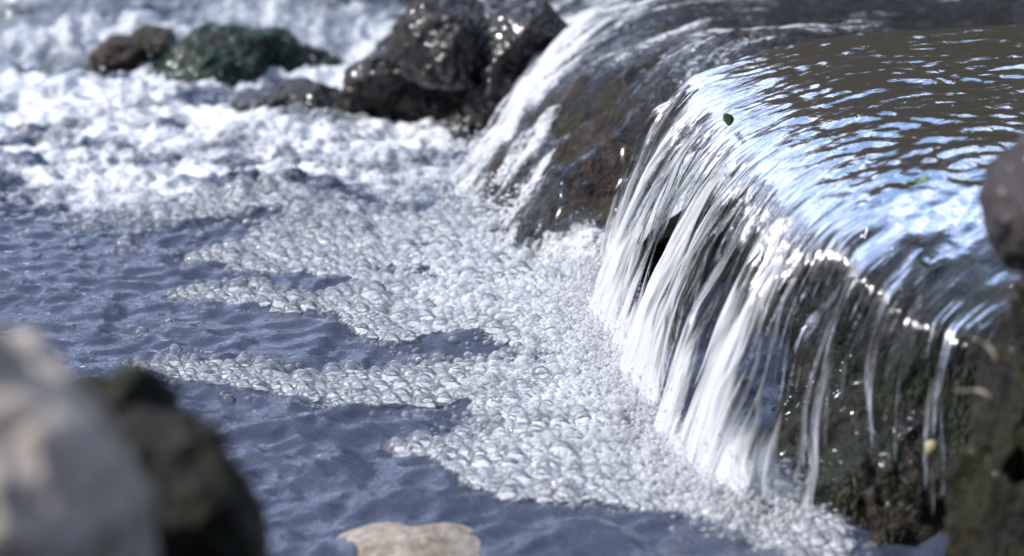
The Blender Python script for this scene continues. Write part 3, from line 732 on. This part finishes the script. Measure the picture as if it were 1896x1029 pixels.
# heaped second layer where the foam is thick
cr = core(bx, by)
def merge_domes(arr, zz, name, mat, sub, flat, dense=None):
    v, f = dome(sub); n = len(arr)
    S = np.stack([arr[:, 2], arr[:, 2], arr[:, 2] * flat], -1)
    a = rng.uniform(0, 6.28, n); ca, sa = np.cos(a), np.sin(a)
    V = v[None] * S[:, None]
    V = np.stack([V[..., 0] * ca[:, None] - V[..., 1] * sa[:, None], V[..., 0] * sa[:, None] + V[..., 1] * ca[:, None], V[..., 2]], -1)
    V = V + np.stack([arr[:, 0], arr[:, 1], zz], -1)[:, None]
    Fq = f[None] + (np.arange(n) * len(v))[:, None, None]
    de = np.zeros(n) if dense is None else dense
    return mesh_np(name, V.reshape(-1, 3), Fq.reshape(-1, 3), mat, attrs={'dense': np.repeat(de, len(v))})
size = B[:, 2] / np.hypot(B[:, 1], CAM_H)
size[:nf] += 1.0
order = np.argsort(-size); single = order[:300]; rest = order[300:]
proto = []
for k in range(3):
    v, f = dome(4); v = v.copy()
    v *= (1 + 0.04 * perlin(v[:, 0] * 1.3 + 9 * k, v[:, 1] * 1.3, v[:, 2] * 1.3))[:, None]
    proto.append(mesh_np('bubble', v, f, M_bub))
def where(px, py):
    if px < 300 and 415 < py < 490: return 'clear bubble afloat on open water at the far left', 'loose bubbles on open water at the far left'
    if px < 345 and 590 < py < 670: return 'lone bubble on dark rippled water in front of the pale boulder', 'lone bubbles in front of the pale boulder'
    if py < 425 and px < 700: return 'bubble in the upper thin chain reaching to the left', 'bubbles of the upper chain'
    if py < 520 and px < 640: return 'bubble in the slanting band below the upper chain', 'bubbles of the slanting band'
    if py < 600 and px < 625: return 'large clear bubble in the middle tongue of foam reaching left', 'bubbles of the middle tongue'
    if py < 660: return 'clear bubble in the broad upper half of the foam raft', 'bubbles of the broad foam raft'
    if py < 775 and px < 900: return 'round bubble in the long lower chain beside the dark boulder', 'bubbles of the lower chain'
    if py > 820 and px < 1000: return 'bubble on the front edge of the nearest foam raft', 'bubbles on the front edge of the nearest raft'
    return 'bubble in the white nearest raft close to the foot of the falls', 'bubbles near the foot of the falls'
for k, i in enumerate(single):
    o = bpy.data.objects.new('bubble', proto[k % 3]); COL.objects.link(o)
    r = B[i, 2]; o.location = (B[i, 0], B[i, 1], bz[i] + 0.10 * r); o.scale = (r, r, r * random.uniform(0.80, 0.92)); o.rotation_euler = (0, 0, random.uniform(0, 6.28))
    l, gr = where(bx[i], by[i]); tag(o, l, 'bubble', gr)
parts = [(B[rest], bz[rest] + 0.10 * B[rest, 2])]
ii = np.where((cr > 0.25) & (rng.random(len(cr)) < 0.4 * cr))[0]
L2 = B[ii].copy(); L2[:, :2] += rng.normal(0, 0.0025, (len(ii), 2)); L2[:, 2] *= rng.uniform(0.5, 0.95, len(ii))
parts.append((L2, bz[ii] + 0.0035 + 0.003 * cr[ii]))
arr = np.concatenate([p[0] for p in parts]); zz = np.concatenate([p[1] for p in parts])
fd = np.concatenate([cr[rest], cr[ii]]); big_ = arr[:, 2] > 0.0022
def join_meshes(name, ms, mat):
    import bmesh
    bm = bmesh.new()
    for m in ms: bm.from_mesh(m)
    me = bpy.data.meshes.new(name); bm.to_mesh(me); bm.free(); me.materials.append(mat)
    for m in ms: bpy.data.meshes.remove(m)
    return me
fm_ = join_meshes('foam', [merge_domes(arr[big_], zz[big_], 'a', None, 3, 0.85, fd[big_]), merge_domes(arr[~big_], zz[~big_], 'b', None, 2, 0.9, fd[~big_])], M_bub)
tag(obj('foam', fm_), 'dense raft of small clear bubbles spreading from the foot of the falls', 'foam', kind='stuff')
# fine froth of tiny bubbles on the turbulent water further back
N = 26000
fx_ = rng.uniform(-0.48, 0.05, N); fy_ = rng.uniform(1.5, 2.1, N)
dens = sstep(-0.1, 0.5, fbm(fx_ * 14, fy_ * 24, 91, 4) + 0.1) * sstep(1.52, 1.75, fy_)
ok = rng.random(N) < dens * 0.8
fx_, fy_ = fx_[ok], fy_[ok]
far_ = np.stack([fx_, fy_, np.exp(rng.normal(math.log(0.0019), 0.35, len(fx_)))], -1)
tag(obj('fine_froth', merge_domes(far_, pool_h(fx_, fy_), 'fine_froth', M_bub, 2, 0.8, np.full(len(far_), 0.6))), 'fine froth of tiny bubbles on the turbulent water in front of the rocks', 'froth', kind='stuff')

# splash where the falls land, and drops thrown up by the white water
def drops(n, base, sx, sz, rlo, rhi):
    q = base[rng.integers(0, len(base), n)]
    return np.stack([q[:, 0] + rng.normal(-0.3 * sx, sx, n), q[:, 1] + rng.normal(0, sx, n), np.exp(rng.uniform(math.log(rlo), math.log(rhi), n))], -1), np.abs(rng.normal(0, sz, n))
a1, z1 = drops(8000, BASE, 0.011, 0.004, 0.0005, 0.0018)
ah, zh = drops(900, BASE, 0.010, 0.014, 0.0004, 0.0010)
a1 = np.concatenate([a1, ah]); z1 = np.concatenate([z1, zh + 0.004])
tag(obj('splash_froth', merge_domes(a1, pool_h(a1[:, 0], a1[:, 1]) + z1 * np.exp(-(base_dist(a1[:, 0], a1[:, 1]) / 0.02) ** 2), 'splash_froth', M_bub, 2, 1.0, np.full(len(a1), 1.0))), 'churned froth and drops along the foot of the main waterfall', 'splash', kind='stuff')
fb = np.array([at_z(a, b)[:2] for a, b in ((870, 300), (885, 350), (890, 400), (950, 424), (1050, 442), (1000, 432))])
a2, z2 = drops(1100, fb, 0.014, 0.010, 0.0008, 0.0024)
wb = np.array([(x, y) for x in np.linspace(-0.5, 0.0, 20) for y in np.linspace(2.1, 2.6, 8)])
a3, z3 = drops(1500, wb, 0.03, 0.02, 0.0008, 0.0028)
z3 = z3 + 0.16 * sstep(2.10, 2.75, a3[:, 1]) * (0.65 + 0.35 * sstep(-0.5, 0.0, a3[:, 0])) - 0.02
tag(obj('spray', merge_domes(np.concatenate([a2, a3]), np.concatenate([z2 + 0.002, z3]), 'spray', M_bub, 2, 1.0, np.full(len(a2) + len(a3), 1.5))), 'fine spray thrown up by the cascade and the white water behind', 'spray', kind='stuff')

# ------------------------------------------------------------------ small things
def leaf(name, loc, length, width, rot, label, stem=True):
    n = 14; V = []; Fq = []
    for i in range(n + 1):
        s = i / n; wd = width * math.sin(math.pi * min(1, s * 0.97 + 0.02)) ** 0.8
        for q in (-1, -0.5, 0, 0.5, 1): V.append((q * wd / 2, s * length, 0.25 * abs(q) * wd / 2 - 0.35 * length * s * s))
    for i in range(n):
        for j in range(4): a = i * 5 + j; Fq.append((a, a + 1, a + 6, a + 5))
    o = obj(name, mesh_np(name, V, Fq, M_leaf), None, loc); o.rotation_euler = rot
    md = o.modifiers.new('thickness', 'SOLIDIFY'); md.thickness = 0.0006
    return tag(o, label, 'leaf')
leaf('leaf', at_d(1690, 342, 1.064), 0.012, 0.010, (R(40), R(10), R(200)), 'bright green leaf caught on the ledge at the right')
leaf('leaf', at_d(1350, 232, 1.285), 0.010, 0.006, (R(70), R(0), R(160)), 'small green leaf stuck among white strands of the falls')
def twig(loc, length, rad, rot, label):
    n, m = 10, 7; V = []; Fq = []
    for i in range(n + 1):
        s_ = i / n; r_ = rad * (1 - 0.5 * s_) * (1 + 0.2 * math.sin(9 * s_)); c = (0.12 * length * math.sin(3 * s_), length * (s_ - .5), 0.08 * length * math.sin(5 * s_))
        for j in range(m): a = 6.283 * j / m; V.append((c[0] + r_ * math.cos(a), c[1], c[2] + r_ * math.sin(a)))
    for i in range(n):
        for j in range(m): Fq.append((i * m + j, i * m + (j + 1) % m, (i + 1) * m + (j + 1) % m, (i + 1) * m + j))
    o = obj('twig', mesh_np('twig', V, Fq, M_twig), None, loc); o.rotation_euler = rot
    return tag(o, label, 'twig')
twig(at_d(1800, 728, 0.862), 0.014, 0.0011, (R(10), 0, R(72)), 'short pale twig stuck out from the mossy bank at the right')
twig(at_d(1815, 640, 0.860), 0.016, 0.0009, (R(35), 0, R(60)), 'thin pale twig slanting across the moss above the shorter one')
v, f = ico(3); v = v * np.array([0.0028, 0.0026, 0.0034]) * (1 + 0.1 * perlin(v[:, 0] * 2, v[:, 1] * 2, v[:, 2] * 2))[:, None]
tag(obj('pebble', mesh_np('pebble', v, f, M_shell), None, at_d(1725, 830, 0.935)), 'tiny cream pebble caught on the dark wet wall', 'pebble')
print('done')
